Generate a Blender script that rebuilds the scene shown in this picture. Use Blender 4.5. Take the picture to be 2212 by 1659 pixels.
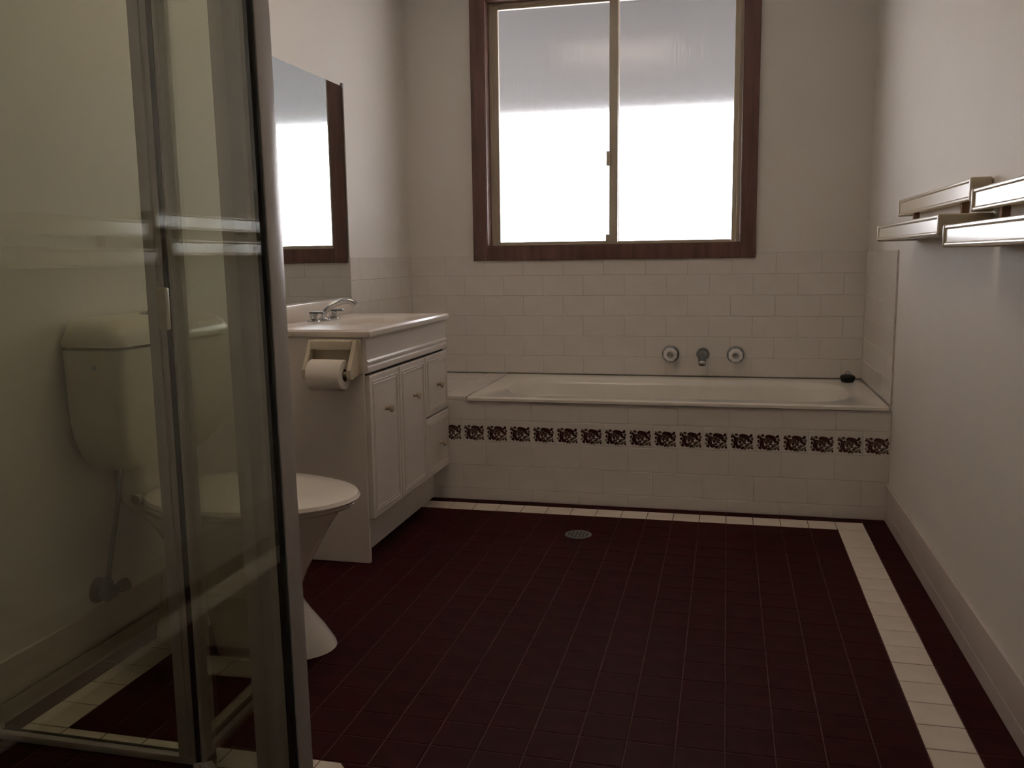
import bpy, bmesh, math, random
from mathutils import Vector, Matrix

random.seed(7)
for o in list(bpy.data.objects):
    bpy.data.objects.remove(o, do_unlink=True)
SC = bpy.context.scene
COL = SC.collection
W, H = 2212, 1659

# ------------------------------------------------------------------ camera
F_PX = 1928.4
CAM_Z = 1.0244
CF = Vector((-0.23174, 0.96261, -0.14031))
CR = Vector((0.97257, 0.23222, -0.01322))
CU = Vector((-0.01986, 0.13952, 0.99002))
cam = bpy.data.cameras.new('camera')
cam.sensor_fit = 'HORIZONTAL'
cam.sensor_width = 36.0
cam.lens = 36.0 * F_PX / W
cam.clip_start = 0.02
camo = bpy.data.objects.new('camera', cam)
COL.objects.link(camo)
m = Matrix.Identity(4)
for i in range(3):
    m[i][0] = CR[i]; m[i][1] = CU[i]; m[i][2] = -CF[i]
m[2][3] = CAM_Z
camo.matrix_world = m
SC.camera = camo

def project(p):
    d = Vector(p) - Vector((0, 0, CAM_Z))
    z = d.dot(CF)
    if z < 0.05:
        return None
    return (W / 2 + F_PX * d.dot(CR) / z, H / 2 - F_PX * d.dot(CU) / z)

# ------------------------------------------------------------------ world / exposure
world = bpy.data.worlds.new('daylight')
SC.world = world
world.use_nodes = True
wn = world.node_tree.nodes
wn['Background'].inputs[0].default_value = (1.0, 0.98, 0.95, 1)
wn['Background'].inputs[1].default_value = 20.0
vs = SC.view_settings
vs.view_transform = 'Standard'
vs.look = 'None'
vs.gamma = 1.0
vs.use_curve_mapping = False
vs.exposure = 0.0

# ------------------------------------------------------------------ materials
MATS = {}
def mat(name, col, rough=0.5, metal=0.0, var=0.04, scale=6.0, bump=0.0, bscale=60.0, spec=0.5, coat=0.0, col2=None, stretch=None):
    if name in MATS:
        return MATS[name]
    mt = bpy.data.materials.new(name)
    mt.use_nodes = True
    nt = mt.node_tree
    b = nt.nodes['Principled BSDF']
    tc = nt.nodes.new('ShaderNodeTexCoord')
    mp = nt.nodes.new('ShaderNodeMapping')
    if stretch:
        mp.inputs['Scale'].default_value = stretch
    nt.links.new(tc.outputs['Object'], mp.inputs['Vector'])
    n = nt.nodes.new('ShaderNodeTexNoise')
    n.inputs['Scale'].default_value = scale
    n.inputs['Detail'].default_value = 5
    nt.links.new(mp.outputs[0], n.inputs['Vector'])
    r = nt.nodes.new('ShaderNodeValToRGB')
    r.color_ramp.elements[0].position = 0.3
    r.color_ramp.elements[1].position = 0.7
    lo = tuple(c * (1 - var) for c in col)
    hi = tuple(min(1, c * (1 + var)) for c in (col2 or col))
    r.color_ramp.elements[0].color = (*lo, 1)
    r.color_ramp.elements[1].color = (*hi, 1)
    nt.links.new(n.outputs['Fac'], r.inputs[0])
    nt.links.new(r.outputs[0], b.inputs['Base Color'])
    b.inputs['Roughness'].default_value = rough
    b.inputs['Metallic'].default_value = metal
    b.inputs['Specular IOR Level'].default_value = spec
    b.inputs['Coat Weight'].default_value = coat
    b.inputs['Coat Roughness'].default_value = 0.08
    if bump:
        n2 = nt.nodes.new('ShaderNodeTexNoise')
        n2.inputs['Scale'].default_value = bscale
        n2.inputs['Detail'].default_value = 3
        nt.links.new(mp.outputs[0], n2.inputs['Vector'])
        bp = nt.nodes.new('ShaderNodeBump')
        bp.inputs['Strength'].default_value = bump
        bp.inputs['Distance'].default_value = 0.002
        nt.links.new(n2.outputs['Fac'], bp.inputs['Height'])
        nt.links.new(bp.outputs[0], b.inputs['Normal'])
    MATS[name] = mt
    return mt

M_wall = mat('wall_paint', (0.84, 0.79, 0.73), 0.55, var=0.03, scale=2.0, bump=0.15, bscale=90)
M_ceil = mat('ceiling_paint', (0.88, 0.86, 0.83), 0.7, var=0.02)
M_tile = mat('white_glazed_tile', (0.84, 0.78, 0.72), 0.10, var=0.03, scale=8)
M_grout = mat('pale_grout', (0.70, 0.64, 0.58), 0.9, var=0.12, scale=30)
M_red = mat('dark_red_tile', (0.036, 0.0052, 0.005), 0.6, var=0.25, scale=14, bump=0.08, bscale=40, spec=0.06)
M_wft = mat('white_floor_tile', (0.80, 0.71, 0.60), 0.35, var=0.07, scale=11)
M_fgrout = mat('brown_floor_grout', (0.105, 0.052, 0.044), 0.9, var=0.25, scale=20, spec=0.05)
M_skirt = mat('skirting_tile', (0.66, 0.58, 0.52), 0.25, var=0.04)
M_wood = mat('stained_timber', (0.15, 0.075, 0.060), 0.38, var=0.3, scale=3.0, stretch=(14, 14, 1.5))
M_alu = mat('cream_aluminium', (0.52, 0.45, 0.34), 0.35, var=0.03, spec=0.6)
M_salu = mat('shower_aluminium', (0.62, 0.58, 0.54), 0.33, metal=0.25, var=0.03)
M_seal = mat('black_rubber_seal', (0.012, 0.012, 0.010), 0.6)
M_hinge = mat('cream_plastic', (0.66, 0.58, 0.44), 0.35, var=0.03)
M_chrome = mat('chrome', (0.62, 0.62, 0.62), 0.12, metal=1.0, var=0.02)
M_dchrome = mat('dull_chrome', (0.22, 0.23, 0.23), 0.35, metal=0.8, var=0.1)
M_acrylic = mat('clear_acrylic', (0.88, 0.86, 0.84), 0.12, var=0.03, spec=0.8)
M_china = mat('cream_vitreous_china', (0.84, 0.77, 0.68), 0.10, var=0.02, coat=0.3)
M_cist = mat('ivory_cistern_plastic', (0.72, 0.67, 0.55), 0.28, var=0.02)
M_vanity = mat('white_laminate', (0.80, 0.73, 0.66), 0.38, var=0.02)
M_top = mat('moulded_vanity_top', (0.84, 0.76, 0.68), 0.20, var=0.02)
M_knob = mat('ivory_knob', (0.55, 0.46, 0.34), 0.3, var=0.03)
M_shadowgap = mat('painted_gap_shade', (0.07, 0.045, 0.035), 0.8)  # carcass coloured dark, so shade shows in the gaps between fronts
M_paper = mat('toilet_paper', (0.88, 0.81, 0.73), 0.95, var=0.03, bump=0.3, bscale=200)
M_card = mat('cardboard_core', (0.25, 0.16, 0.11), 0.9)
M_bath = mat('bath_enamel', (0.90, 0.85, 0.76), 0.16, var=0.03, scale=4, coat=0.2)
M_black = mat('black_rubber', (0.010, 0.010, 0.010), 0.45)
M_mould = mat('stained_sealant', (0.50, 0.46, 0.38), 0.6, var=0.55, scale=9, col2=(0.10, 0.09, 0.06))
M_rack = mat('cream_enamelled_metal', (0.76, 0.66, 0.49), 0.2, var=0.02, spec=0.8, coat=0.5)
M_maroon = mat('maroon_print', (0.060, 0.018, 0.016), 0.2, var=0.3, scale=90)
M_brown = mat('brown_print', (0.13, 0.075, 0.055), 0.2, var=0.3, scale=90)
M_green = mat('sage_print', (0.20, 0.18, 0.12), 0.2, var=0.3, scale=90)
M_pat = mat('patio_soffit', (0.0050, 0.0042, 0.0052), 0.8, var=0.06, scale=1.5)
M_ground = mat('pale_paving', (0.34, 0.32, 0.29), 0.9, var=0.1, scale=2)
M_door = mat('painted_door', (0.80, 0.76, 0.70), 0.45, var=0.02)

def mirror_mat():
    mt = bpy.data.materials.new('mirror_silver'); mt.use_nodes = True
    b = mt.node_tree.nodes['Principled BSDF']
    b.inputs['Base Color'].default_value = (0.80, 0.84, 0.83, 1)
    b.inputs['Metallic'].default_value = 1
    b.inputs['Roughness'].default_value = 0.015
    return mt
M_mirror = mirror_mat()

def clear_glass(name, tint, boost=1.0):
    mt = bpy.data.materials.new(name); mt.use_nodes = True
    nt = mt.node_tree
    nt.nodes.remove(nt.nodes['Principled BSDF'])
    out = nt.nodes['Material Output']
    fr = nt.nodes.new('ShaderNodeFresnel'); fr.inputs['IOR'].default_value = 1.5
    geo = nt.nodes.new('ShaderNodeNewGeometry')
    mi = nt.nodes.new('ShaderNodeMix'); mi.data_type = 'FLOAT'      # same index whichever face of the pane is met
    mi.inputs[2].default_value = 1.5; mi.inputs[3].default_value = 1 / 1.5
    nt.links.new(geo.outputs['Backfacing'], mi.inputs[0]); nt.links.new(mi.outputs[0], fr.inputs['IOR'])
    mul = nt.nodes.new('ShaderNodeMath'); mul.operation = 'MULTIPLY'
    mul.inputs[1].default_value = boost; mul.use_clamp = True
    tr = nt.nodes.new('ShaderNodeBsdfTransparent'); tr.inputs[0].default_value = (*tint, 1)
    gl = nt.nodes.new('ShaderNodeBsdfGlossy'); gl.inputs['Roughness'].default_value = 0.01
    gl.inputs['Color'].default_value = (0.95, 0.97, 0.94, 1)
    mx = nt.nodes.new('ShaderNodeMixShader')
    nt.links.new(fr.outputs[0], mul.inputs[0]); nt.links.new(mul.outputs[0], mx.inputs[0])
    nt.links.new(tr.outputs[0], mx.inputs[1]); nt.links.new(gl.outputs[0], mx.inputs[2])
    nt.links.new(mx.outputs[0], out.inputs['Surface'])
    return mt
M_sglass = clear_glass('shower_glass', (0.86, 0.87, 0.82))

def obscure_glass():
    mt = bpy.data.materials.new('obscure_glass'); mt.use_nodes = True
    nt = mt.node_tree
    b = nt.nodes['Principled BSDF']
    b.inputs['Base Color'].default_value = (0.93, 0.93, 1.0, 1)
    b.inputs['Transmission Weight'].default_value = 1.0
    b.inputs['Roughness'].default_value = 0.11
    b.inputs['IOR'].default_value = 1.45
    tc = nt.nodes.new('ShaderNodeTexCoord')
    mp = nt.nodes.new('ShaderNodeMapping'); mp.inputs['Scale'].default_value = (110, 1, 4)
    n = nt.nodes.new('ShaderNodeTexNoise'); n.inputs['Scale'].default_value = 1.0; n.inputs['Detail'].default_value = 2
    bp = nt.nodes.new('ShaderNodeBump'); bp.inputs['Strength'].default_value = 0.30; bp.inputs['Distance'].default_value = 0.002
    nt.links.new(tc.outputs['Object'], mp.inputs[0]); nt.links.new(mp.outputs[0], n.inputs['Vector'])
    nt.links.new(n.outputs['Fac'], bp.inputs['Height']); nt.links.new(bp.outputs[0], b.inputs['Normal'])
    return mt
M_obs = obscure_glass()

# ------------------------------------------------------------------ mesh helpers
def BM():
    return bmesh.new()

def box(bm, x0, x1, y0, y1, z0, z1, bev=0.0, seg=2):
    vs_ = [bm.verts.new(p) for p in ((x0,y0,z0),(x1,y0,z0),(x1,y1,z0),(x0,y1,z0),(x0,y0,z1),(x1,y0,z1),(x1,y1,z1),(x0,y1,z1))]
    fs = [bm.faces.new([vs_[i] for i in f]) for f in ((0,3,2,1),(4,5,6,7),(0,1,5,4),(1,2,6,5),(2,3,7,6),(3,0,4,7))]
    if bev:
        es = set()
        for f in fs:
            es.update(f.edges)
        bmesh.ops.bevel(bm, geom=list(es), offset=bev, segments=seg, profile=0.5, affect='EDGES', clamp_overlap=True)
    return bm

def loft(bm, rings, cap0=True, cap1=True, closed=True):
    vr = [[bm.verts.new(p) for p in r] for r in rings]
    n = len(vr[0])
    for a, b in zip(vr, vr[1:]):
        for i in range(n if closed else n - 1):
            j = (i + 1) % n
            bm.faces.new((a[i], a[j], b[j], b[i]))
    if cap0: bm.faces.new(list(reversed(vr[0])))
    if cap1: bm.faces.new(vr[-1])
    return bm

def frame_of(axis):
    a = Vector(axis).normalized()
    t = Vector((0, 0, 1)) if abs(a.z) < 0.9 else Vector((1, 0, 0))
    u = a.cross(t).normalized()
    return a, u, a.cross(u).normalized()

def lathe(bm, base, axis, prof, n=24, cap0=True, cap1=True):
    """prof: list of (distance along axis, radius)"""
    a, u, v = frame_of(axis); b = Vector(base)
    rings = [[b + a * d + (u * math.cos(2*math.pi*i/n) + v * math.sin(2*math.pi*i/n)) * r for i in range(n)] for d, r in prof]
    return loft(bm, rings, cap0, cap1)

def tube(bm, pts, rad, n=12):
    pts = [Vector(p) for p in pts]
    rads = rad if isinstance(rad, (list, tuple)) else [rad] * len(pts)
    rings = []
    pu = None
    for i, p in enumerate(pts):
        d = (pts[min(i+1, len(pts)-1)] - pts[max(i-1, 0)]).normalized()
        if pu is None:
            _, u, v = frame_of(d)
        else:
            u = (pu - d * pu.dot(d)).normalized(); v = d.cross(u)
        pu = u
        rings.append([p + (u * math.cos(2*math.pi*k/n) + v * math.sin(2*math.pi*k/n)) * rads[i] for k in range(n)])
    return loft(bm, rings)

def spline(pts, k=8):
    P = [Vector(p) for p in pts]
    P = [P[0]*2 - P[1]] + P + [P[-1]*2 - P[-2]]
    out = []
    for i in range(1, len(P) - 2):
        for s in range(k):
            t = s / k
            a, b, c, d = P[i-1], P[i], P[i+1], P[i+2]
            out.append(0.5 * ((2*b) + (c-a)*t + (2*a-5*b+4*c-d)*t*t + (3*b-a-3*c+d)*t**3))
    out.append(P[-2])
    return out

def rrect(cx, cy, hx, hy, r, z, m=6):
    r = min(r, hx, hy)
    out = []
    for sx, sy, a0 in ((1, 1, 0), (-1, 1, 90), (-1, -1, 180), (1, -1, 270)):
        for k in range(m + 1):
            a = math.radians(a0 + 90 * k / m)
            out.append(Vector((cx + sx*(hx-r) + r*math.cos(a), cy + sy*(hy-r) + r*math.sin(a), z)))
    return out

def finish(bm, smooth=False):
    bmesh.ops.recalc_face_normals(bm, faces=bm.faces[:])
    if smooth:
        for f in bm.faces: f.smooth = True
        for e in bm.edges:
            if len(e.link_faces) == 2 and e.calc_face_angle(0) > math.radians(38):
                e.smooth = False

def mesh_of(name, bm, material, smooth=False):
    finish(bm, smooth)
    me = bpy.data.meshes.new(name)
    bm.to_mesh(me); bm.free()
    me.materials.append(material)
    return me

def tag(o, label=None, cat=None, group=None, kind=None):
    if label: o['label'] = label
    if cat: o['category'] = cat
    if group: o['group'] = group
    if kind: o['kind'] = kind
    return o

def thing(name, loc, label, cat, group=None, kind=None):
    o = bpy.data.objects.new(name, None)
    o.empty_display_size = 0.05
    COL.objects.link(o); o.location = loc
    o['base'] = [float(c) for c in loc]
    return tag(o, label, cat, group, kind)

def base_of(o):
    return Vector(o['base']) if (o is not None and 'base' in o.keys()) else Vector((0, 0, 0))

def part(name, bm, material, parent=None, smooth=False, base=None, label=None):
    """Mesh given in world coordinates; origin = parent's base (or base)."""
    b = base_of(parent) if parent is not None else Vector(base or (0, 0, 0))
    bmesh.ops.translate(bm, verts=bm.verts[:], vec=-b)
    me = mesh_of(name, bm, material, smooth)
    o = bpy.data.objects.new(name, me)
    COL.objects.link(o)
    if parent is not None:
        o.parent = parent
    else:
        o.location = b
    o['base'] = [float(c) for c in b]
    if label: o['label'] = label
    return o

def drop_base():
    for o in bpy.data.objects:
        if 'base' in o.keys():
            del o['base']

# ------------------------------------------------------------------ dimensions
XL, XR = -1.571, 0.619
YB = 4.329          # face of the glazed tiles on the window wall
YF = -0.62          # wall behind the camera
ZC = 2.44
D = 3.577           # tiled face in front of the bath
TT = 0.008          # tile thickness
DADO = 1.032
TH = 0.0012         # glaze standing proud of the grout
BED = TT - TH
RIM = 0.447

# ------------------------------------------------------------------ shell
WO = (-1.157, 0.058, 1.078, 2.245)     # window opening x0,x1,z0,z1
bm = BM()
wy0, wy1 = YB + TT, YB + TT + 0.20
box(bm, XL - 0.1, WO[0], wy0, wy1, 0, ZC); box(bm, WO[1], XR + 0.1, wy0, wy1, 0, ZC)
box(bm, WO[0], WO[1], wy0, wy1, 0, WO[2]); box(bm, WO[0], WO[1], wy0, wy1, WO[3], ZC)
wall_back = tag(part('wall_back', bm, M_wall), 'cream painted window wall above the bath', 'wall', kind='structure')
bm = BM(); box(bm, XL - 0.1, XL, YF, wy0, 0, ZC)
wall_left = tag(part('wall_left', bm, M_wall), 'cream painted wall behind the toilet and mirror', 'wall', kind='structure')
bm = BM(); box(bm, XR, XR + 0.1, YF, wy0, 0, ZC)
wall_right = tag(part('wall_right', bm, M_wall), 'cream painted wall carrying the towel rails', 'wall', kind='structure')
bm = BM(); box(bm, XL - 0.1, XR + 0.1, YF - 0.1, YF, 0, ZC)
wall_front = tag(part('wall_front', bm, M_wall), 'cream painted wall opposite the window', 'wall', kind='structure')
SKX0, SKX1, SKY0, SKY1 = -1.15, -0.35, 1.90, 2.70
bm = BM()
box(bm, XL - 0.1, SKX0, YF - 0.1, wy1, ZC, ZC + 0.1); box(bm, SKX1, XR + 0.1, YF - 0.1, wy1, ZC, ZC + 0.1)
box(bm, SKX0, SKX1, YF - 0.1, SKY0, ZC, ZC + 0.1); box(bm, SKX0, SKX1, SKY1, wy1, ZC, ZC + 0.1)
ceiling = tag(part('ceiling', bm, M_ceil), 'pale painted ceiling', 'ceiling', kind='structure')
bm = BM(); box(bm, XL, -0.56, 0.30, 0.40, 0, 2.1, 0.004)
nib = tag(part('wall_shower', bm, M_wall), 'short wall closing the near end of the shower', 'wall', kind='structure')
# opal skylight panel let into the ceiling
def opal():
    mt = bpy.data.materials.new('opal_acrylic'); mt.use_nodes = True
    nt = mt.node_tree
    nt.nodes.remove(nt.nodes['Principled BSDF'])
    t = nt.nodes.new('ShaderNodeBsdfTranslucent'); t.inputs[0].default_value = (0.155, 0.126, 0.100, 1)
    nt.links.new(t.outputs[0], nt.nodes['Material Output'].inputs['Surface'])
    return mt
M_opal = opal()
sk = thing('skylight', ((SKX0 + SKX1)/2, (SKY0 + SKY1)/2, ZC), 'square opal skylight panel in the ceiling', 'skylight')
for x0, x1, y0, y1 in ((SKX0 - .03, SKX0, SKY0 - .03, SKY1 + .03), (SKX1, SKX1 + .03, SKY0 - .03, SKY1 + .03), (SKX0, SKX1, SKY0 - .03, SKY0), (SKX0, SKX1, SKY1, SKY1 + .03)):
    bm = BM(); box(bm, x0, x1, y0, y1, ZC - 0.012, ZC - 0.0005, 0.002, 1); part('trim', bm, M_door, sk)
bm = BM(); q4 = [bm.verts.new(p) for p in ((SKX0, SKY0, ZC + .02), (SKX1, SKY0, ZC + .02), (SKX1, SKY1, ZC + .02), (SKX0, SKY1, ZC + .02))]; bm.faces.new(q4); part('diffuser', bm, M_opal, sk)
# door behind the camera
dr = thing('door_1', (-0.05, YF, 0), 'painted panel door opposite the window', 'door', kind='structure')
bm = BM(); box(bm, -0.46, 0.36, YF + 0.001, YF + 0.035, 0.012, 2.04, 0.003); part('leaf', bm, M_door, dr)
for zz in ((0.20, 0.95), (1.10, 1.90)):
    bm = BM(); box(bm, -0.36, 0.26, YF + 0.034, YF + 0.044, zz[0], zz[1], 0.006); part('panel', bm, M_door, dr)
for x0, x1, z0, z1 in ((-0.53, -0.465, 0, 2.11), (0.365, 0.43, 0, 2.11), (-0.465, 0.365, 2.045, 2.11)):
    bm = BM(); box(bm, x0, x1, YF + 0.001, YF + 0.022, z0, z1, 0.003); part('architrave', bm, M_door, dr)
bm = BM(); lathe(bm, (-0.40, YF + 0.034, 1.0), (0, 1, 0), [(0, .024), (.006, .024), (.008, .010), (.035, .010), (.04, .022), (.055, .026), (.066, .016)]); part('knob', bm, M_chrome, dr, True)

# ------------------------------------------------------------------ tiles
def tile_mesh(name, w, h, t, material, ch=0.0012):
    """tile lying in XY, top face up at z=t, centred"""
    bm = BM()
    hw, hh = w/2, h/2
    loft(bm, [[Vector((-hw,-hh,0)), Vector((hw,-hh,0)), Vector((hw,hh,0)), Vector((-hw,hh,0))],
              [Vector((-hw,-hh,t-ch)), Vector((hw,-hh,t-ch)), Vector((hw,hh,t-ch)), Vector((-hw,hh,t-ch))],
              [Vector((-hw+ch,-hh+ch,t)), Vector((hw-ch,-hh+ch,t)), Vector((hw-ch,hh-ch,t)), Vector((-hw+ch,hh-ch,t))]], cap0=False)
    return mesh_of(name, bm, material)

TM = {}
def get_tile(w, h, t, material):
    k = (round(w, 4), round(h, 4), t, material.name)
    if k not in TM:
        TM[k] = tile_mesh('tile', w, h, t, material)
    return TM[k]

def put_tile(parent, me, loc, rot, jit=0.0012):
    o = bpy.data.objects.new('tile', me)
    COL.objects.link(o)
    o.parent = parent
    j = Matrix.Rotation(random.uniform(-jit, jit), 4, 'X') @ Matrix.Rotation(random.uniform(-jit, jit), 4, 'Y')
    o.matrix_basis = Matrix.Translation(Vector(loc) - base_of(parent)) @ rot @ j
    return o

ROT_UP = Matrix.Identity(4)
ROT_B = Matrix.Rotation(math.radians(90), 4, 'X')                                             # faces -Y
ROT_R = Matrix.Rotation(math.radians(-90), 4, 'Z') @ Matrix.Rotation(math.radians(90), 4, 'X')  # faces -X
ROT_L = Matrix.Rotation(math.radians(90), 4, 'Z') @ Matrix.Rotation(math.radians(90), 4, 'X')   # faces +X

# floor: 100 mm tiles
PX, PY = 0.1018, 0.1025
XS, Y0 = 0.4226, 3.4253
bm = BM(); box(bm, XL - 0.1, XR + 0.1, YF - 0.1, YB + 0.2, -0.12, -0.002)
floor = tag(part('floor', bm, M_fgrout), 'dark red tiled floor with a white tile border', 'floor', kind='structure')
xe = [XR]
k = -1
while True:
    x = XS - k * PX
    if x < XL + 0.02: break
    xe.append(x); k += 1
xe.append(XL)
ye = [D]
k = -1
while True:
    y = Y0 - k * PY
    if y < YF + 0.02: break
    ye.append(y); k += 1
ye.append(YF)
G = 0.0028
cells = []
for j in range(len(ye) - 1):
    for i in range(len(xe) - 1):
        x1, x0 = xe[i], xe[i + 1]
        y1, y0 = ye[j], ye[j + 1]
        cx, cy = (x0 + x1) / 2, (y0 + y1) / 2
        if 0.30 < cy < 0.40 and cx < -0.58: continue
        white = False
        if i == 1 and j >= 1: white = True                       # stripe along the towel rail wall
        if j == 1 and cx > -1.52 and i >= 1: white = True         # row along the bath
        if i == 20 and 1 <= j <= 20: white = True                 # stripe along the toilet wall
        if j == 20 and cx < -0.80 and cx > -1.52: white = True    # row under the shower screen
        parts_ = [(x0, x1, white)]
        if j == 20 and -0.80 < cx < -0.60: continue                # mitred below
        strips = [(y0, y1, None)]
        if j == 20 and -1.52 < cx < -0.80: strips = [(y0, 1.512, False), (1.512, y1, True)]
        for a, b, wh, y0, y1 in [(a_, b_, (w_ if f_ is None else f_), c_, d_) for a_, b_, w_ in parts_ for c_, d_, f_ in strips]:
            vis = 0.0
            ps = [project((px_, py_, 0)) for px_, py_ in ((a, y0), (b, y0), (b, y1), (a, y1))]
            if all(ps):
                area = 0.5 * abs(sum(ps[q][0]*ps[(q+1) % 4][1] - ps[(q+1) % 4][0]*ps[q][1] for q in range(4)))
                mx_, my_ = sum(p_[0] for p_ in ps)/4, sum(p_[1] for p_ in ps)/4
                if -20 < mx_ < W + 20 and my_ < H + 25: vis = area
            if cx < -1.2 and cy > 2.76: vis = 0.0
            cells.append((vis, a, b, y0, y1, wh))
cells.sort(key=lambda c: -c[0])
print('floor cells in view', sum(1 for c in cells if c[0] > 0), len(cells))
rest = {True: BM(), False: BM()}
FT = 0.0014
for n_, (vis, a, b, y0, y1, wh) in enumerate(cells):
    w_, h_ = b - a - G, y1 - y0 - G
    if w_ < 0.006 or h_ < 0.006: continue
    if n_ < 300 and vis > 0:
        put_tile(floor, get_tile(w_, h_, FT, M_wft if wh else M_red), ((a + b)/2, (y0 + y1)/2, -0.002 + random.uniform(-0.0003, 0)), ROT_UP)
    else:
        box(rest[wh], a + G/2, b - G/2, y0 + G/2, y1 - G/2, -0.0019, -0.002 + FT)
# border turns 45 degrees along the shower door
for pts, mt in (([(-0.7975, 1.4765), (-0.653, 1.4765), (-0.7535, 1.577), (-0.7975, 1.577)], M_wft), ([(-0.649, 1.4765), (-0.5967, 1.4765), (-0.5967, 1.577), (-0.7495, 1.577)], M_red)):
    bm = BM()
    loft(bm, [[Vector((x, y, -0.002)) for x, y in pts], [Vector((x, y, -0.002 + FT)) for x, y in pts]], cap0=False)
    part('tile', bm, mt, floor)
for wh in (True, False):
    o = part('floor_tiles_white' if wh else 'floor_tiles_red', rest[wh], M_wft if wh else M_red, floor)
    o['kind'] = 'stuff'

# wall tiles above the bath: 200 x 100 stretcher bond
WG = 0.0022
def rows_down(top, bottom, step):
    z = top; r = []
    while z - step > bottom - 0.03:
        r.append((z - step, z)); z -= step
    return r
ROWS = [(z0, z1) for z0, z1 in ((0.935, DADO), (0.836, 0.935), (0.737, 0.836), (0.638, 0.737), (0.539, 0.638), (RIM + 0.003, 0.539))]
for par, bx in ((wall_back, (XL + BED, XR - BED, YB + TH, YB + TT)), (wall_right, (XR - BED, XR, D + 0.002, YB + TT)), (wall_left, (XL, XL + BED, D + 0.002, YB + TT))):
    bm = BM(); box(bm, *bx, RIM + 0.003, DADO); part('grout_bed', bm, M_grout, par)
for r, (z0, z1) in enumerate(ROWS):
    off = -0.08 if r % 2 == 1 else -0.18
    xs = [XL + TT] + [x for x in (off + 0.2 * k for k in range(-10, 10)) if XL + 0.03 < x < XR - 0.03] + [XR - TT]
    for a, b in zip(xs, xs[1:]):
        put_tile(wall_back, get_tile(b - a - WG, z1 - z0 - WG, TH, M_tile), ((a + b)/2, YB + TH, (z0 + z1)/2), ROT_B, 0.002)
    offy = 0.0 if r % 2 == 1 else 0.1
    ys = [D + 0.002] + [y for y in (D + offy + 0.2 * k for k in range(0, 6)) if D + 0.02 < y < YB - 0.03] + [YB + TT]
    for a, b in zip(ys, ys[1:]):
        me = get_tile(b - a - WG, z1 - z0 - WG, TH, M_tile)
        put_tile(wall_right, me, (XR - BED, (a + b)/2, (z0 + z1)/2), ROT_R, 0.0015)
        put_tile(wall_left, me, (XL + BED, (a + b)/2, (z0 + z1)/2), ROT_L, 0.0015)

# tiled wall in front of the bath, with ledge beside the tub
bm = BM()
box(bm, XL, XR, D + TH, D + TT + 0.03, 0, 0.424)
box(bm, XL, -1.062, D + TH, YB + TH, 0.38, RIM - TH)
wall_bath = tag(part('wall_bath', bm, M_grout), 'low tiled wall in front of the bath with a rose border', 'wall', kind='structure')
brow = [(0.0, 0.051, -0.18), (0.051, 0.151, -0.08), (0.151, 0.252, -0.18), (0.347, 0.428, -0.18)]
XFE = XR - 0.001
for z0, z1, off in brow:
    xs = [XL] + [x for x in (off + 0.2 * k for k in range(-10, 10)) if XL + 0.03 < x < XFE - 0.03] + [XFE]
    for a, b in zip(xs, xs[1:]):
        if b < -1.25: continue
        top = z1
        if z0 > 0.3 and b < -1.0: pass
        put_tile(wall_bath, get_tile(b - a - WG, top - z0 - WG, TH, M_tile), ((a + b)/2, D + TH, (top + z0)/2), ROT_B, 0.002)
# ledge edge and top tiles
for a, b in ((-1.565, -1.36), (-1.36, -1.16), (-1.16, -1.062)):
    put_tile(wall_bath, get_tile(b - a - WG, 0.016, TH, M_tile), ((a + b)/2, D + TH, 0.438), ROT_B, 0.001)
    for y0, y1 in ((D, 3.78), (3.78, 3.98), (3.98, 4.18), (4.18, YB)):
        put_tile(wall_bath, get_tile(b - a - WG, y1 - y0 - WG, TH, M_tile), ((a + b)/2, (y0 + y1)/2, RIM - TH), ROT_UP, 0.001)

# rose border tiles (two printed roses each)
def rose_mesh(mname, material, blobs):
    bm = BM()
    for (cx, cy, rx, ry, ang) in blobs:
        n = 10
        c, s = math.cos(math.radians(ang)), math.sin(math.radians(ang))
        ring = []
        for k in range(n):
            t = 2*math.pi*k/n
            wob = 1.12 + 0.16*math.sin(3*t + cx*900)
            ux, uy = rx*wob*math.cos(t), ry*wob*math.sin(t)
            ring.append(Vector((cx + ux*c - uy*s, cy + ux*s + uy*c, 0)))
        top = [p + Vector((0, 0, 0.0004)) for p in ring]
        loft(bm, [ring, top], cap0=False)
    return mesh_of(mname, bm, material)
mm = 0.001
ROSE_DARK = [(0*mm, 9*mm, 7*mm, 4*mm, 50), (-18*mm, 12*mm, 6*mm, 4*mm, 80), (10*mm, -6*mm, 6*mm, 4*mm, -20), (-22*mm, 28*mm, 5*mm, 4*mm, 0), (40*mm, 12*mm, 4*mm, 6*mm, 10), (-38*mm, 20*mm, 4*mm, 5*mm, 0), (40*mm, -26*mm, 4*mm, 4*mm, 0), (12*mm, 20*mm, 17*mm, 9*mm, -25), (24*mm, 10*mm, 11*mm, 6*mm, -60), (-2*mm, 24*mm, 9*mm, 6*mm, 10), (-24*mm, -4*mm, 8*mm, 13*mm, 10),
             (-14*mm, -20*mm, 11*mm, 7*mm, -30), (4*mm, -25*mm, 8*mm, 5*mm, 35), (34*mm, 24*mm, 8*mm, 5*mm, 40), (36*mm, -1*mm, 5*mm, 8*mm, 0),
             (-6*mm, -2*mm, 5*mm, 6*mm, 0), (20*mm, -13*mm, 9*mm, 4*mm, 40), (-28*mm, 16*mm, 7*mm, 5*mm, -40), (-36*mm, 4*mm, 4*mm, 6*mm, 0), (-30*mm, -22*mm, 6*mm, 6*mm, 0)]
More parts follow.
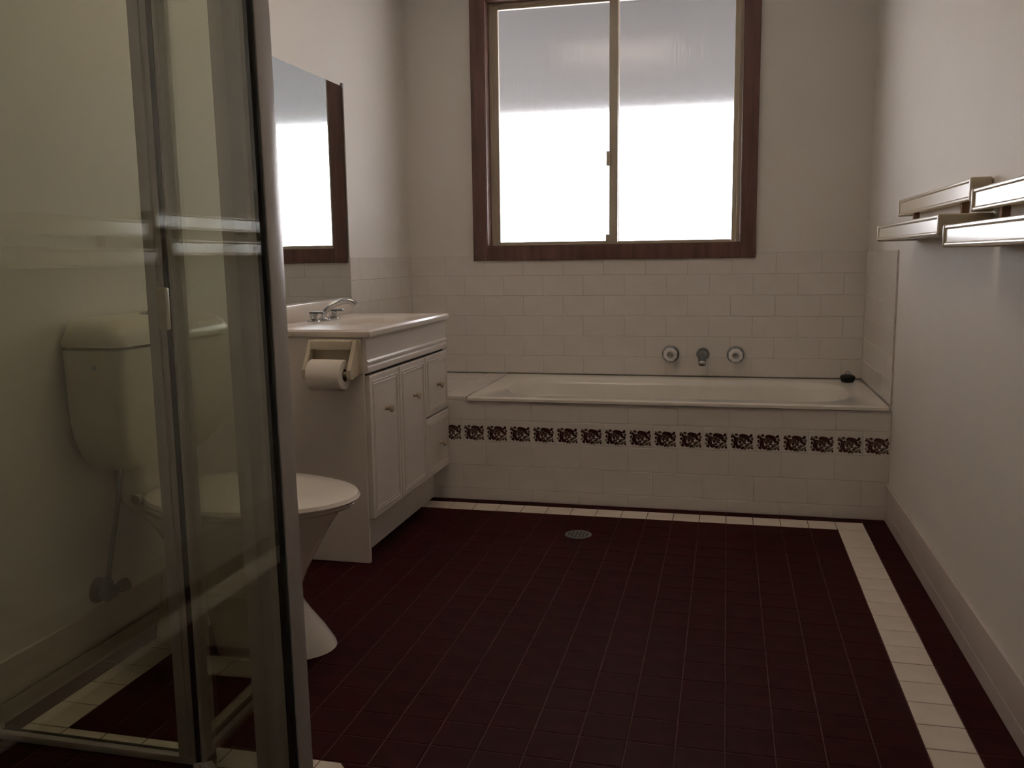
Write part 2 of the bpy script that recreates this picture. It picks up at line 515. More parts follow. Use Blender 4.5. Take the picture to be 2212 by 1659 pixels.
ROSE_BROWN = [(-8*mm, 12*mm, 9*mm, 6*mm, 30), (8*mm, 2*mm, 8*mm, 7*mm, 0), (-15*mm, 6*mm, 5*mm, 8*mm, -15), (-2*mm, -14*mm, 9*mm, 5*mm, 20), (14*mm, 12*mm, 6*mm, 4*mm, 10),
              (-20*mm, 26*mm, 6*mm, 4*mm, 20), (28*mm, -24*mm, 7*mm, 4*mm, 45)]
ROSE_GREEN = [(28*mm, -10*mm, 10*mm, 4*mm, 50), (16*mm, -25*mm, 11*mm, 4*mm, 45), (38*mm, -18*mm, 6*mm, 4*mm, 60), (-34*mm, 26*mm, 7*mm, 3*mm, -30), (38*mm, 12*mm, 5*mm, 4*mm, -30), (-38*mm, -12*mm, 4*mm, 5*mm, 0)]
RD = rose_mesh('rose_petals', M_maroon, ROSE_DARK)
RB = rose_mesh('rose_heart', M_brown, ROSE_BROWN)
RG = rose_mesh('rose_leaves', M_green, ROSE_GREEN)
z0, z1 = 0.252, 0.347
xs = [-1.28] + [-1.08 + 0.2 * k for k in range(0, 9)]
xs = [x for x in xs if x < XFE - 0.05] + [XFE]
for a, b in zip(xs, xs[1:]):
    t = put_tile(wall_bath, get_tile(b - a - WG, z1 - z0 - WG, TH, M_tile), ((a + b)/2, D + TH, (z0 + z1)/2), ROT_B, 0.0)
    mid = (a + b)/2
    for c in (a + 0.05, a + 0.15):
        if c > b - 0.02 or c < -1.2: continue
        sc = 1.0
        shift = 0.0
        if c + 0.043 > b - 0.003:
            sc = (b - 0.003 - c) / 0.043
        for nm, me in (('rose_petals', RD), ('rose_heart', RB), ('rose_leaves', RG)):
            o = bpy.data.objects.new(nm, me); COL.objects.link(o); o.parent = t
            o.location = (c - mid, -0.008, TH); o.scale = (sc, 1, 1)

# skirting
def skirt(name, x0, x1, y0, y1, lab):
    bm = BM(); box(bm, x0, x1, y0, y1, 0.0, 0.046, 0.0008, 1); box(bm, x0, x1, y0, y1, 0.048, 0.142, 0.002, 1)
    return tag(part(name, bm, M_skirt), lab, 'skirting', kind='structure')
skirt('baseboard_right', XR - 0.010, XR, YF, D - 0.001, 'white tile skirting below the towel rails')
skirt('baseboard_left', XL, XL + 0.010, 0.40, 2.715, 'white tile skirting behind the toilet')

# ------------------------------------------------------------------ window
win = thing('window_1', ((WO[0] + WO[1])/2, YB, WO[2]), 'brown timber framed sliding window with obscure glass', 'window', kind='structure')
AX0, AX1, AZ0, AZ1 = -1.227, 0.127, 1.009, 2.315
ay0, ay1 = YB - 0.014, YB + TT - 0.0005
for x0, x1, z0, z1 in ((AX0, WO[0], AZ0, AZ1), (WO[1], AX1, AZ0, AZ1), (WO[0], WO[1], AZ0, WO[2]), (WO[0], WO[1], WO[3], AZ1)):
    bm = BM(); box(bm, x0, x1, ay0, ay1, z0, z1, 0.003); part('architrave', bm, M_wood, win)
ry1 = 4.47
for x0, x1, z0, z1 in ((WO[0] - 0.0, WO[0] + 0.004, WO[2], WO[3]), (WO[1] - 0.004, WO[1], WO[2], WO[3]), (WO[0], WO[1], WO[2], WO[2] + 0.004), (WO[0], WO[1], WO[3] - 0.004, WO[3])):
    bm = BM(); box(bm, x0, x1, ay0 + 0.004, ry1, z0, z1); part('reveal', bm, M_wood, win)
def ring_frame(bm, x0, x1, z0, z1, wl, wr, wb, wt, y0, y1, bev=0.0015):
    box(bm, x0, x0 + wl, y0, y1, z0, z1, bev, 1); box(bm, x1 - wr, x1, y0, y1, z0, z1, bev, 1)
    box(bm, x0 + wl, x1 - wr, y0, y1, z0, z0 + wb, bev, 1); box(bm, x0 + wl, x1 - wr, y0, y1, z1 - wt, z1, bev, 1)
bm = BM(); ring_frame(bm, WO[0] + 0.004, WO[1] - 0.004, WO[2] + 0.004, WO[3] - 0.004, 0.018, 0.018, 0.010, 0.014, 4.395, 4.46); part('frame', bm, M_alu, win)
GX0, GX1, GX2, GX3 = -1.108, -0.563, -0.522, 0.016
sash = []
for nm, x0, x1, g0, g1, y0, gz0, gz1 in (('sash', WO[0] + 0.022, GX2, GX0, GX1, 4.400, 1.100, 2.212), ('sash', GX1 + 0.006, WO[1] - 0.022, GX2 + 0.002, GX3, 4.428, 1.098, 2.222)):
    bm = BM(); ring_frame(bm, x0, x1, WO[2] + 0.014, WO[3] - 0.018, g0 - x0, x1 - g1, gz0 - WO[2] - 0.014, WO[3] - 0.018 - gz1, y0, y0 + 0.024)
    s = part('sash', bm, M_alu, win)
    bm = BM(); box(bm, g0 - 0.004, g1 + 0.004, y0 + 0.010, y0 + 0.014, gz0 - 0.004, gz1 + 0.004)
    p = part('pane', bm, M_obs, s, label='obscure textured glass pane')
    sash.append(s)
bm = BM(); box(bm, -0.576, -0.556, 4.388, 4.400, 1.455, 1.525, 0.004); box(bm, -0.572, -0.560, 4.378, 4.390, 1.475, 1.505, 0.003); part('latch', bm, M_alu, sash[0])
bm = BM(); box(bm, -0.578, -0.556, 4.390, 4.400, 1.092, 1.130, 0.003); part('catch', bm, M_alu, sash[0])

# outside
bm = BM(); box(bm, -9, 9, 4.60, 40, -0.35, -0.25)
tag(part('ground', bm, M_ground), 'pale paved yard outside the window', 'ground', kind='structure')
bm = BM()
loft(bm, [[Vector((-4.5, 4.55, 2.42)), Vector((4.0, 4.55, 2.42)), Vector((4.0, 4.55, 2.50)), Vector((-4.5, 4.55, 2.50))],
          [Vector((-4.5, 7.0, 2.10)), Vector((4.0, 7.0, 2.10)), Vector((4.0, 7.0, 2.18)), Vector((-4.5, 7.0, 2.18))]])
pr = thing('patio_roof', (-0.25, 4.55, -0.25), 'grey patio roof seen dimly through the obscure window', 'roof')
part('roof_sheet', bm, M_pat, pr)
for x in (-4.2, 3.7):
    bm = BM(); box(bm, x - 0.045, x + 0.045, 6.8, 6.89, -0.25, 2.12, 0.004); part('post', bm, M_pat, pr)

# ------------------------------------------------------------------ bath
tub = thing('bathtub', (-0.22, 3.95, 0.0), 'cream built-in bathtub behind the tiled wall', 'bathtub')
ox0, ox1, oy0, oy1 = -1.058, XR - 0.010, D - 0.010, YB - 0.002
ocx, ocy, ohx, ohy = (ox0+ox1)/2, (oy0+oy1)/2, (ox1-ox0)/2, (oy1-oy0)/2
bcx, bcy = -0.225, 3.952
rings = [rrect(ocx, ocy, ohx - 0.02, ohy - 0.045, 0.01, 0.428),
         rrect(ocx, ocy, ohx, ohy, 0.012, 0.430),
         rrect(ocx, ocy, ohx, ohy, 0.012, RIM - 0.006),
         rrect(ocx, ocy, ohx - 0.005, ohy - 0.005, 0.012, RIM),
         rrect(bcx, bcy, 0.735, 0.305, 0.21, RIM - 0.001),
         rrect(bcx, bcy, 0.722, 0.292, 0.205, RIM - 0.008),
         rrect(bcx, bcy, 0.708, 0.278, 0.20, RIM - 0.035),
         rrect(bcx + 0.01, bcy, 0.665, 0.255, 0.19, 0.28),
         rrect(bcx + 0.02, bcy, 0.610, 0.225, 0.17, 0.13),
         rrect(bcx + 0.02, bcy, 0.570, 0.195, 0.15, 0.085),
         rrect(bcx + 0.02, bcy, 0.50, 0.14, 0.11, 0.072)]
bm = BM(); loft(bm, rings, cap0=False, cap1=True)
part('shell', bm, M_bath, tub, True)
bm = BM(); lathe(bm, (0.22, bcy, 0.072), (0, 0, 1), [(0, .034), (.003, .033), (.004, .022), (.001, .018)]); part('waste', bm, M_chrome, tub, True)
bm = BM(); lathe(bm, (0.437, bcy, 0.33), (-0.95, 0, 0.2), [(0, .032), (.006, .030), (.008, .012)]); part('overflow', bm, M_chrome, tub, True)
bm = BM()
box(bm, -1.06, XR - 0.012, YB - 0.006, YB - 0.0008, RIM - 0.001, RIM + 0.006, 0.002, 1)
part('sealant', bm, M_mould, tub, label='stained silicone bead')

def bath_tap(x, lab):
    t = thing('bath_tap', (x, YB, 0.556), lab, 'tap', 'bath taps')
    bm = BM(); lathe(bm, (x, YB - 0.0005, 0.556), (0, -1, 0), [(0, .041), (.004, .041), (.012, .032), (.014, .014), (.030, .013)]); part('flange', bm, M_dchrome, t, True)
    bm = BM()
    n = 48
    prof = [(.026, .018), (.030, .031), (.040, .035), (.052, .033), (.058, .026)]
    rings = []
    for d, r in prof:
        rings.append([Vector((x + math.cos(2*math.pi*i/n)*r*(1 - 0.07*(1 + math.cos(8*2*math.pi*i/n))/2), YB - d, 0.556 + math.sin(2*math.pi*i/n)*r*(1 - 0.07*(1 + math.cos(8*2*math.pi*i/n))/2))) for i in range(n)])
    loft(bm, rings); part('handle', bm, M_acrylic, t, True)
    bm = BM(); lathe(bm, (x, YB - 0.0575, 0.556), (0, -1, 0), [(0, .016), (.002, .015), (.003, .006)]); part('button', bm, M_chrome, t, True)
bath_tap(-0.255, 'round fluted clear bath tap on the vanity side of the spout')
bath_tap(0.047, 'round fluted clear bath tap on the black plug side of the spout')
sp = thing('bath_spout', (-0.104, YB, 0.556), 'chrome bath spout between the two fluted taps', 'spout')
bm = BM(); lathe(bm, (-0.104, YB - 0.0005, 0.556), (0, -1, 0), [(0, .031), (.004, .031), (.010, .024)]); part('flange', bm, M_dchrome, sp, True)
bm = BM(); tube(bm, spline([(-0.104, YB - .006, .556), (-0.104, YB - .07, .560), (-0.104, YB - .125, .552), (-0.104, YB - .150, .530)], 6), [0.019]*7 + [0.020]*6 + [0.018]*6, 20); part('pipe', bm, M_dchrome, sp, True)
bm = BM(); lathe(bm, (-0.104, YB - .150, .531), (0, -0.6, -0.8), [(0, .0195), (.008, .0195), (.008, .014), (.002, .013)]); part('aerator', bm, M_chrome, sp, True)

pl = thing('bath_plug', (0.540, 4.245, RIM), 'black rubber bath plug lying on the bath rim', 'plug')
bm = BM(); lathe(bm, (0.540, 4.245, RIM), (0.0, -0.12, 1), [(0.0, .020), (.004, .028), (.020, .033), (.024, .033), (.030, .026), (.032, .010)]); part('stopper', bm, M_black, pl, True)
bm = BM()
n = 14
tube(bm, [(0.540 + .010*math.cos(2*math.pi*i/n), 4.245, RIM + .038 + .009*math.sin(2*math.pi*i/n)) for i in range(n + 1)], 0.0018, 8); part('ring', bm, M_dchrome, pl, True)

# ------------------------------------------------------------------ towel rails
def towel_rail(ya, yb, dz, label):
    """ya near end, yb far end; upper rail and deeper lower rail"""
    t = thing('towel_rail', (XR, (ya + yb)/2, 1.06 + dz), label, 'towel rail', 'towel rails along one wall')
    def rail(nm, x0, z0, z1, y0, y1):
        prof = []
        h = z1 - z0
        # front profile with rolled lips (x outwards = smaller)
        pts = [(XR - 0.001, z0 + .004), (x0 + .010, z0 + .002), (x0 + .003, z0), (x0, z0 + .002), (x0 - .0012, z0 + .006), (x0, z0 + .0095), (x0 + .0022, z0 + .011),
               (x0 + .0022, z1 - .011), (x0, z1 - .0095), (x0 - .0012, z1 - .006), (x0, z1 - .002), (x0 + .003, z1), (x0 + .010, z1 - .002), (XR - 0.001, z1 - .004)]
        bm = BM()
        loft(bm, [[Vector((x, y, z)) for x, z in pts] for y in (y0, y1)], True, True)
        return part(nm, bm, M_rack, t, True)
    def cap(par, x0, z0, z1, y0, y1):
        bm = BM(); box(bm, x0 - 0.0028, XR - 0.0015, y0, y1, z0 - .0015, z1 + .0015, 0.005, 3); part('end_cap', bm, M_hinge, par, True)
    u = rail('upper_rail', 0.570, 1.147 + dz, 1.201 + dz, ya + 0.045, yb + 0.075)
    cap(u, 0.570, 1.147 + dz, 1.201 + dz, ya + 0.035, ya + 0.052); cap(u, 0.570, 1.147 + dz, 1.201 + dz, yb + 0.068, yb + 0.085)
    l = rail('lower_rail', 0.495, 1.063 + dz, 1.114 + dz, ya + 0.010, yb)
    cap(l, 0.495, 1.063 + dz, 1.114 + dz, ya, ya + 0.016); cap(l, 0.495, 1.063 + dz, 1.114 + dz, yb - 0.006, yb + 0.010)
    for y in (yb - 0.13, ya + 0.16):
        bm = BM(); box(bm, 0.578, 0.596, y - .010, y + .010, 1.112 + dz, 1.150 + dz, 0.002, 1); part('spacer', bm, M_card, t)
towel_rail(2.365, 3.265, 0.0, 'cream metal two-tier towel rail ending near the bath, slightly higher one')
towel_rail(1.39, 2.305, -0.0275, 'cream metal two-tier towel rail further from the bath, slightly lower one')

# ------------------------------------------------------------------ vanity
VY0, VY1 = 2.72, D - 0.001
VX = -1.158
van = thing('vanity_cabinet', (-1.36, 3.15, 0), 'white laminate vanity cabinet with two doors and two drawers', 'cabinet')
bm = BM(); box(bm, XL + 0.002, VX - 0.002, VY0 + 0.017, VY1, 0.15, 0.166)
box(bm, XL + 0.002, XL + 0.014, VY0 + 0.017, VY1, 0.166, 0.770); box(bm, XL + 0.014, VX - 0.002, VY1 - 0.016, VY1, 0.166, 0.770)
box(bm, VX - 0.034, VX - 0.018, VY0 + 0.017, VY1 - 0.016, 0.166, 0.770); part('carcass', bm, M_shadowgap, van)
bm = BM(); box(bm, XL + 0.011, VX, VY0, VY0 + 0.017, 0.0025, 0.772, 0.001, 1); part('end_panel', bm, M_vanity, van)
bm = BM(); box(bm, -1.231, -1.215, VY0 + 0.018, VY1, 0.0025, 0.149, 0.0008, 1); part('kickboard', bm, M_vanity, van)
FX = -1.140
def front(nm, y0, y1, z0, z1, groove=True):
    bm = BM(); box(bm, VX - 0.001, FX, y0, y1, z0, z1, 0.003, 2)
    if groove:      # routed bead lines
        for k, (ins, w) in enumerate(((0.020, 0.004), (0.030, 0.003))):
            a0, a1, b0, b1 = y0 + ins, y1 - ins, z0 + ins, z1 - ins
            box(bm, FX - 0.002, FX + 0.0022, a0, a1, b0, b0 + w, 0.0008, 1); box(bm, FX - 0.002, FX + 0.0022, a0, a1, b1 - w, b1, 0.0008, 1)
            box(bm, FX - 0.002, FX + 0.0022, a0, a0 + w, b0 + w, b1 - w, 0.0008, 1); box(bm, FX - 0.002, FX + 0.0022, a1 - w, a1, b0 + w, b1 - w, 0.0008, 1)
    return part(nm, bm, M_vanity, van)
bm = BM()
loft(bm, [[Vector((x, y, z)) for x, z in ((VX - .001, .652), (FX - .004, .652), (FX, .656), (FX, .672), (FX - .004, .676), (FX - .004, .680), (FX - .001, .684), (FX - .001, .690), (FX - .005, .696), (FX - .006, .770), (VX - .001, .770))] for y in (VY0 + .002, VY1)])
part('fascia', bm, M_vanity, van)
y1_, y2_ = 3.004, 3.290
def knob(par, y, z):
    bm = BM(); lathe(bm, (FX + 0.0005, y, z), (1, 0, 0), [(0, .008), (.004, .007), (.012, .006), (.016, .011), (.021, .0145), (.026, .013), (.029, .007)], 18); part('knob', bm, M_knob, par, True)
d1 = front('door', VY0 + 0.009, y1_ - 0.003, 0.155, 0.643); knob(d1, 2.865, 0.514)
d2 = front('door', y1_ + 0.003, y2_ - 0.0025, 0.155, 0.643); knob(d2, 3.150, 0.516)
d3 = front('drawer', y2_ + 0.0025, VY1 - 0.001, 0.402, 0.643); knob(d3, 3.435, 0.518)
d4 = front('drawer', y2_ + 0.0025, VY1 - 0.001, 0.155, 0.395); knob(d4, 3.450, 0.272)

# vanity top with moulded basin
vt = thing('washbasin', (-1.345, 3.15, 0.772), 'cream moulded washbasin bench on the vanity cabinet', 'washbasin')
tx0, tx1, ty0, ty1 = XL + 0.001, -1.126, VY0 - 0.010, VY1 - 0.001
tcx, tcy, thx, thy = (tx0+tx1)/2, (ty0+ty1)/2, (tx1-tx0)/2, (ty1-ty0)/2
ZT = 0.797
rings = [rrect(tcx, tcy, thx - 0.002, thy - 0.002, 0.004, 0.773), rrect(tcx, tcy, thx, thy, 0.006, 0.777), rrect(tcx, tcy, thx, thy, 0.006, ZT - 0.007), rrect(tcx, tcy, thx - 0.006, thy - 0.006, 0.006, ZT),
         rrect(-1.325, 3.14, 0.150, 0.225, 0.15, ZT - 0.001), rrect(-1.325, 3.14, 0.140, 0.213, 0.14, ZT - 0.007), rrect(-1.328, 3.14, 0.128, 0.198, 0.128, ZT - 0.03),
         rrect(-1.332, 3.14, 0.112, 0.172, 0.112, ZT - 0.075), rrect(-1.336, 3.14, 0.085, 0.135, 0.085, ZT - 0.115), rrect(-1.34, 3.14, 0.03, 0.05, 0.03, ZT - 0.125)]
bm = BM(); loft(bm, rings, cap0=False, cap1=True); part('slab', bm, M_top, vt, True)
bm = BM(); box(bm, XL + 0.0015, XL + 0.016, ty0, ty1, ZT - 0.001, 0.862, 0.004); part('splashback', bm, M_top, vt, True)
bm = BM(); lathe(bm, (-1.34, 3.14, ZT - 0.1248), (0, 0, 1), [(0, .022), (.003, .021), (.003, .012)]); part('waste', bm, M_chrome, vt, True)

def basin_tap(y, lab):
    t = thing('basin_tap', (-1.500, y, ZT), lab, 'tap', 'basin taps')
    bm = BM(); lathe(bm, (-1.500, y, ZT), (0, 0, 1), [(0, .024), (.004, .023), (.010, .014), (.020, .013), (.022, .017), (.030, .016)]); part('body', bm, M_chrome, t, True)
    bm = BM(); box(bm, -1.512, -1.455, y - .013, y + .013, ZT + .029, ZT + .037, 0.003); part('lever', bm, M_dchrome, t, True)
basin_tap(3.075, 'small chrome basin tap on the toilet side of the arched spout')
basin_tap(3.245, 'small chrome basin tap on the bath side of the arched spout')
bs = thing('basin_spout', (-1.495, 3.155, ZT), 'arched chrome basin spout on the vanity top', 'spout')
bm = BM(); lathe(bm, (-1.495, 3.155, ZT), (0, 0, 1), [(0, .026), (.005, .025), (.012, .016)]); part('flange', bm, M_chrome, bs, True)
bm = BM(); tube(bm, spline([(-1.495, 3.155, ZT + .006), (-1.490, 3.157, ZT + .030), (-1.462, 3.166, ZT + .056), (-1.425, 3.178, ZT + .070), (-1.395, 3.188, ZT + .069), (-1.380, 3.192, ZT + .056)], 6), 0.0115, 14); part('pipe', bm, M_chrome, bs, True)

# mirror
mir = thing('wall_mirror', (XL, 3.15, 0.868), 'frameless wall mirror above the vanity reflecting the window', 'mirror')
bm = BM(); box(bm, XL + 0.001, XL + 0.006, 2.725, 3.577, 0.868, 1.735, 0.001, 1); part('glass', bm, M_mirror, mir)
for y in (2.76, 3.566):
    bm = BM(); box(bm, XL + 0.0005, XL + 0.009, y - .006, y + .006, 1.728, 1.748, 0.001, 1); part('clip', bm, M_dchrome, mir)

# ------------------------------------------------------------------ paper holder and roll
ph = thing('paper_holder', (-1.242, VY0, 0.64), 'cream plastic toilet paper holder on the vanity end panel', 'paper holder')
py = VY0 - 0.0005
bm = BM(); box(bm, -1.330, -1.160, py - .010, py, 0.650, 0.766, 0.004); part('back_plate', bm, M_hinge, ph, True)
bm = BM(); box(bm, -1.322, -1.184, py - .046, py - .008, 0.734, 0.766, 0.006, 3); part('hood', bm, M_hinge, ph, True)
for x0 in (-1.338, -1.182):
    bm = BM()
    pts = [(py, .652), (py, .764), (py - .022, .764), (py - .048, .718), (py - .080, .672), (py - .080, .648), (py - .070, .640), (py - .02, .648)]
    loft(bm, [[Vector((x, y, z)) for y, z in pts] for x in (x0, x0 + .014)]); part('arm', bm, M_hinge, ph)
bm = BM(); lathe(bm, (-1.326, py - .064, .658), (1, 0, 0), [(0, .008), (.146, .008)], 14); part('spindle', bm, M_hinge, ph, True)
rl = thing('toilet_roll', (-1.262, py - .064, .658), 'white toilet paper roll hanging in the cream holder', 'toilet roll')
bm = BM(); lathe(bm, (-1.312, py - .064, .655), (1, 0, 0), [(0, .021), (0, .047), (.003, .050), (.115, .050), (.118, .047), (.118, .021)], 36, False, False); part('paper', bm, M_paper, rl, True)
bm = BM(); lathe(bm, (-1.313, py - .064, .655), (1, 0, 0), [(.119, .0185), (.119, .0212), (.001, .0212), (.001, .0185), (.119, .0185)], 30, False, False); part('core', bm, M_card, rl, True)

# ------------------------------------------------------------------ toilet
TY = 2.075
toi = thing('toilet', (-1.2, TY, 0), 'cream toilet with lid down and ivory plastic cistern', 'toilet')
def d_ring(xf, xb, hw, z, n=48, ex=3.2):
    """D-shaped outline: rounded front (towards +X), squarer back"""
    cx = xb + (xf - xb) * 0.46
    out = []
    for i in range(n):
        t = 2*math.pi*i/n
        c, s = math.cos(t), math.sin(t)
        if c >= 0:
            out.append(Vector((cx + (xf - cx)*c, TY + hw*s, z)))
        else:
            e = 2/ex
            out.append(Vector((cx - (cx - xb)*abs(c)**e, TY + hw*math.copysign(abs(s)**e, s), z)))
    return out
bm = BM()
loft(bm, [d_ring(-.994, -1.305, .118, .0025), d_ring(-.998, -1.308, .118, .012), d_ring(-1.026, -1.318, .110, .05), d_ring(-1.062, -1.330, .100, .09), d_ring(-1.088, -1.340, .096, .125), d_ring(-1.090, -1.355, .098, .16),
          d_ring(-1.068, -1.39, .112, .21), d_ring(-1.030, -1.43, .140, .28, ex=2.6), d_ring(-.995, -1.47, .168, .34, ex=2.4), d_ring(-.975, -1.495, .182, .37, ex=2.4), d_ring(-.972, -1.50, .184, .385, ex=2.4), d_ring(-.985, -1.49, .175, .389, ex=2.4)])
part('pan', bm, M_china, toi, True)
bm = BM()
loft(bm, [d_ring(-.955, -1.485, .188, .3895, ex=2.2), d_ring(-.936, -1.492, .199, .392, ex=2.2), d_ring(-.930, -1.494, .203, .398, ex=2.2), d_ring(-.936, -1.492, .197, .4035, ex=2.2)]); part('seat', bm, M_china, toi, True)
bm = BM()
loft(bm, [d_ring(-.952, -1.480, .196, .4045, ex=2.2), d_ring(-.923, -1.490, .205, .406, ex=2.2), d_ring(-.916, -1.494, .209, .413, ex=2.2), d_ring(-.922, -1.49, .204, .422, ex=2.2), d_ring(-.950, -1.47, .185, .4285, ex=2.2), d_ring(-1.02, -1.40, .13, .4305, ex=2.2)]); part('lid', bm, M_china, toi, True)
for s in (-1, 1):
    bm = BM(); lathe(bm, (-1.498, TY + s*.075 - .018, .408), (0, 1, 0), [(0, .013), (.036, .013)], 14); part('hinge', bm, M_cist, toi, True)
# rear of pan under the cistern and trap to floor
bm = BM(); loft(bm, [rrect(-1.515, TY, .030, .060, .02, .36), rrect(-1.520, TY, .040, .085, .03, .40), rrect(-1.522, TY, .040, .085, .03, .44), rrect(-1.522, TY, .036, .070, .03, .4975)]); part('inlet', bm, M_china, toi, True)
bm = BM(); tube(bm, spline([(-1.33, TY, .235), (-1.39, TY, .225), (-1.435, TY, .185), (-1.450, TY, .12), (-1.450, TY, .003)], 5), .048, 20); part('trap', bm, M_china, toi, True)
bm = BM(); lathe(bm, (-1.450, TY, .0025), (0, 0, 1), [(0, .066), (.018, .064), (.085, .056), (.092, .052)], 24); part('collar', bm, M_cist, toi, True)
# cistern
CX0 = XL + 0.004
def c_ring(dep, hw, r, z, x0=CX0):
    return rrect(x0 + dep/2, TY, dep/2, hw, r, z)
bm = BM()
loft(bm, [c_ring(.070, .120, .035, .500), c_ring(.105, .165, .05, .504), c_ring(.130, .195, .055, .516), c_ring(.148, .220, .05, .545), c_ring(.158, .234, .035, .585), c_ring(.164, .240, .027, .64), c_ring(.170, .245, .025, .816), c_ring(.160, .235, .025, .817), c_ring(.158, .233, .025, .8195)])
cis = part('cistern', bm, M_cist, toi, True)
bm = BM()
loft(bm, [c_ring(.160, .236, .025, .8205), c_ring(.166, .241, .03, .8225), c_ring(.176, .250, .03, .824), c_ring(.176, .250, .03, .840), c_ring(.168, .243, .045, .862), c_ring(.150, .226, .04, .880), c_ring(.120, .198, .035, .888), c_ring(.05, .11, .02, .890)])
part('cistern_lid', bm, M_cist, cis, True)
bm = BM(); lathe(bm, (CX0 + .085, TY, .889), (0, 0, 1), [(0, .026), (.004, .025), (.005, .020), (.009, .019), (.010, .010)], 24); part('flush_button', bm, M_chrome, cis, True)
bm = BM(); lathe(bm, (-1.47, TY - .2445, .775), (0, -1, 0), [(0, .007), (.003, .006), (.004, .003)], 12); part('screw_cap', bm, M_dchrome, cis, True)
# hose and stop tap
st = thing('stop_tap', (XL, 1.90, .19), 'dull chrome stop tap with hose on the wall below the cistern', 'tap')
bm = BM(); lathe(bm, (XL + .0005, 1.905, .185), (1, 0, 0), [(0, .034), (.004, .033), (.010, .020), (.012, .012), (.045, .012)], 20); part('flange', bm, M_dchrome, st, True)
bm = BM(); lathe(bm, (XL + .045, 1.870, .185), (0, 1, 0), [(0, .013), (.006, .018), (.040, .018), (.046, .012), (.066, .009), (.068, .016), (.086, .018), (.092, .012)], 18); part('valve', bm, M_dchrome, st, True)
bm = BM(); lathe(bm, (XL + .045, 1.892, .198), (0, 0, 1), [(0, .012), (.020, .012), (.022, .008), (.032, .008)], 14); part('nut', bm, M_dchrome, st, True)
bm = BM(); tube(bm, spline([(XL + .045, 1.892, .225), (XL + .047, 1.905, .28), (XL + .052, 1.925, .36), (XL + .056, 1.940, .43), (XL + .058, 1.942, .4985)], 6), .0065, 10); part('hose', bm, M_dchrome, st, True)

# ------------------------------------------------------------------ floor waste
fw = thing('floor_waste', (-0.519, 3.177, 0), 'round chrome floor drain grate near the bath', 'drain')
bm = BM(); lathe(bm, (-0.519, 3.177, 0.0002), (0, 0, 1), [(0, .050), (.0022, .049), (.003, .040), (.0012, .038)], 32); part('ring', bm, M_dchrome, fw, True)
for k in range(-2, 3):
    half = math.sqrt(max(0.0, .036**2 - (k*.013)**2))
    bm = BM(); box(bm, -0.519 + k*.013 - .0035, -0.519 + k*.013 + .0035, 3.177 - half, 3.177 + half, .0012, .0032); part('bar', bm, M_dchrome, fw)
bm = BM(); lathe(bm, (-0.519, 3.177, 0.0011), (0, 0, 1), [(0, .038), (.0004, .037)], 24); part('sump', bm, M_black, fw)

# ------------------------------------------------------------------ shower screen (corner unit with an angled door)
ss = thing('shower_screen', (-0.80, 1.28, 0), 'framed glass corner shower screen with an angled hinged door', 'shower screen')
SY0, SY1 = 1.505, 1.540
ST = 1.93
RXA, RXB = -0.578, -0.550          # return panel
RY1 = 1.007
SQ = math.sqrt(0.5)
DP0 = Vector((-1.028, 1.509, 0)); DDIR = Vector((SQ, -SQ, 0)); DIN = Vector((-SQ, -SQ, 0)); DL = 0.628
def lean(bm, k):
    for v in bm.verts:
        v.co.x += k * (1.35 - v.co.z)
    return bm
LEAN = 0.0105       # the near side of the screen hangs slightly out of plumb
def frame_part(nm, x0, x1, y0, y1, z0, z1, par, mt=M_salu):
    bm = BM(); box(bm, x0, x1, y0, y1, z0, z1, 0.003, 2)
    if x0 > -0.7: lean(bm, LEAN)
    return part(nm, bm, mt, par, True)
def door_part(nm, a0, a1, t0, t1, z0, z1, par, mt=M_salu, bev=0.003):
    """box along the angled door: a along the door, t towards the shower"""
    bm = BM(); box(bm, a0, a1, t0, t1, z0, z1, bev, 2)
    for v in bm.verts:
        k_ = LEAN * v.co.x / DL * (1.35 - v.co.z)
        v.co = DP0 + DDIR * v.co.x + DIN * v.co.y + Vector((k_, 0, v.co.z))
    return part(nm, bm, mt, par, bev > 0)
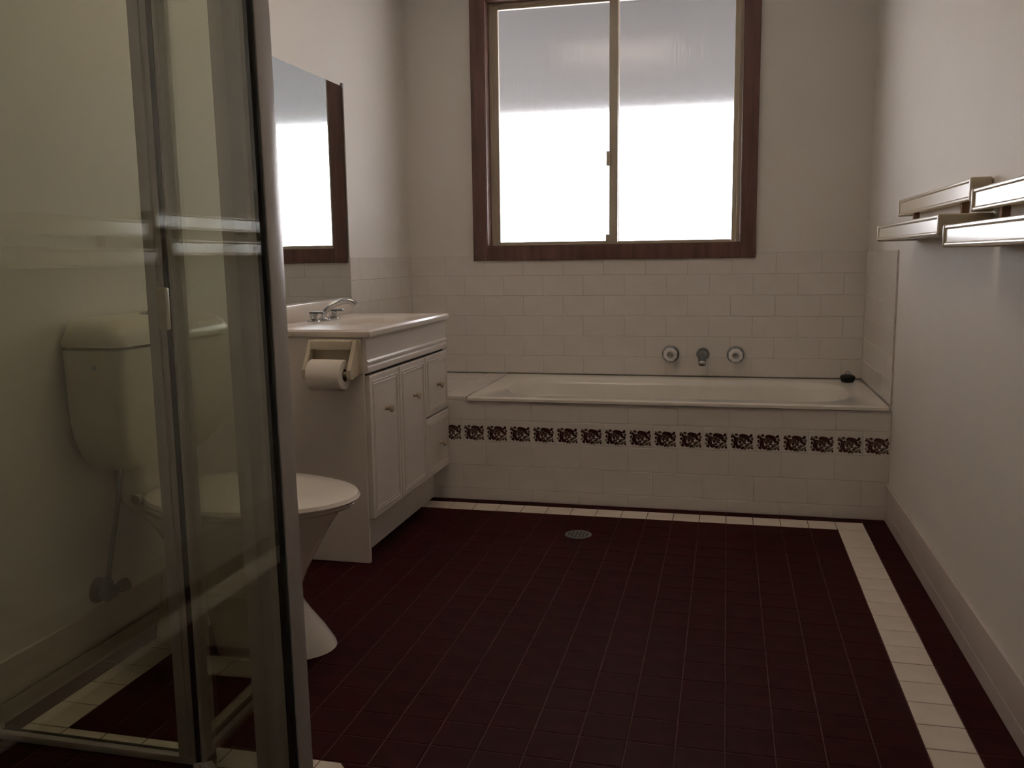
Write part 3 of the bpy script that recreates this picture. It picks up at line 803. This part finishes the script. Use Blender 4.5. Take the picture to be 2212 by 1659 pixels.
# fixed panel facing the bath
frame_part('bottom_rail', XL + 0.001, -1.036, 1.502, 1.519, 0.0008, 0.017, ss)
frame_part('rail_seal', XL + 0.001, -1.036, 1.5192, 1.547, 0.0008, 0.005, ss, M_seal)
frame_part('top_rail', XL + 0.001, -1.036, SY0, SY1, ST, ST + 0.035, ss)
frame_part('wall_channel', XL + 0.011, XL + 0.034, SY0, SY1, 0.006, ST, ss)
frame_part('stile', -1.078, -1.054, SY0 - 0.003, SY1 - 0.002, 0.006, ST, ss)
frame_part('stile_lip', -1.055, -1.039, SY0 + 0.001, SY1 - 0.004, 0.006, ST, ss)
bm = BM(); box(bm, XL + 0.024, -1.074, 1.521, 1.526, 0.006, ST + 0.002); part('pane', bm, M_sglass, ss)
frame_part('seal', -1.0385, -1.0265, SY0 - 0.004, SY1 - 0.012, 0.006, ST, ss, M_seal)
# angled door
dleaf = door_part('door', 0.030, 0.052, -0.018, 0.008, 0.012, ST, ss)
door_part('latch_stile', 0.538, 0.606, -0.012, 0.034, 0.012, ST, dleaf)
door_part('lit_edge_strip', 0.528, 0.539, 0.004, 0.030, 0.034, ST - 0.03, dleaf, M_alu)  # added pale strip standing in for the lit inner edge of the stile
door_part('rail', 0.052, 0.540, -0.008, 0.018, 0.012, 0.036, dleaf)
door_part('rail', 0.052, 0.540, -0.008, 0.018, ST - 0.032, ST, dleaf)
door_part('pane', 0.048, 0.560, 0.000, 0.005, 0.030, ST - 0.026, dleaf, M_sglass, 0.0)
for z0 in (0.897, 1.72):
    frame_part('hinge', -1.047, -1.026, SY0 - 0.018, SY0 - 0.0045, z0, z0 + 0.080, dleaf, M_hinge)
door_part('threshold', 0.0, DL - 0.01, -0.014, 0.020, 0.0008, 0.010, ss)
# return panel
frame_part('corner_post', RXA, RXB, RY1, 1.046, 0.0008, ST + 0.035, ss)
frame_part('gasket', -0.563, -0.5512, RY1 - 0.007, RY1 + 0.0005, 0.02, ST, ss, M_seal)
bm = BM(); box(bm, -0.560, -0.5545, 0.415, RY1 - 0.004, 0.018, ST + 0.002); lean(bm, LEAN); part('return_pane', bm, M_sglass, ss)
frame_part('return_bottom_rail', RXA, RXB, 0.43, RY1, 0.0008, 0.022, ss)
frame_part('return_top_rail', RXA, RXB, 0.43, RY1, ST, ST + 0.035, ss)
frame_part('return_channel', RXA, RXB, 0.4005, 0.43, 0.0008, ST + 0.035, ss)

drop_base()
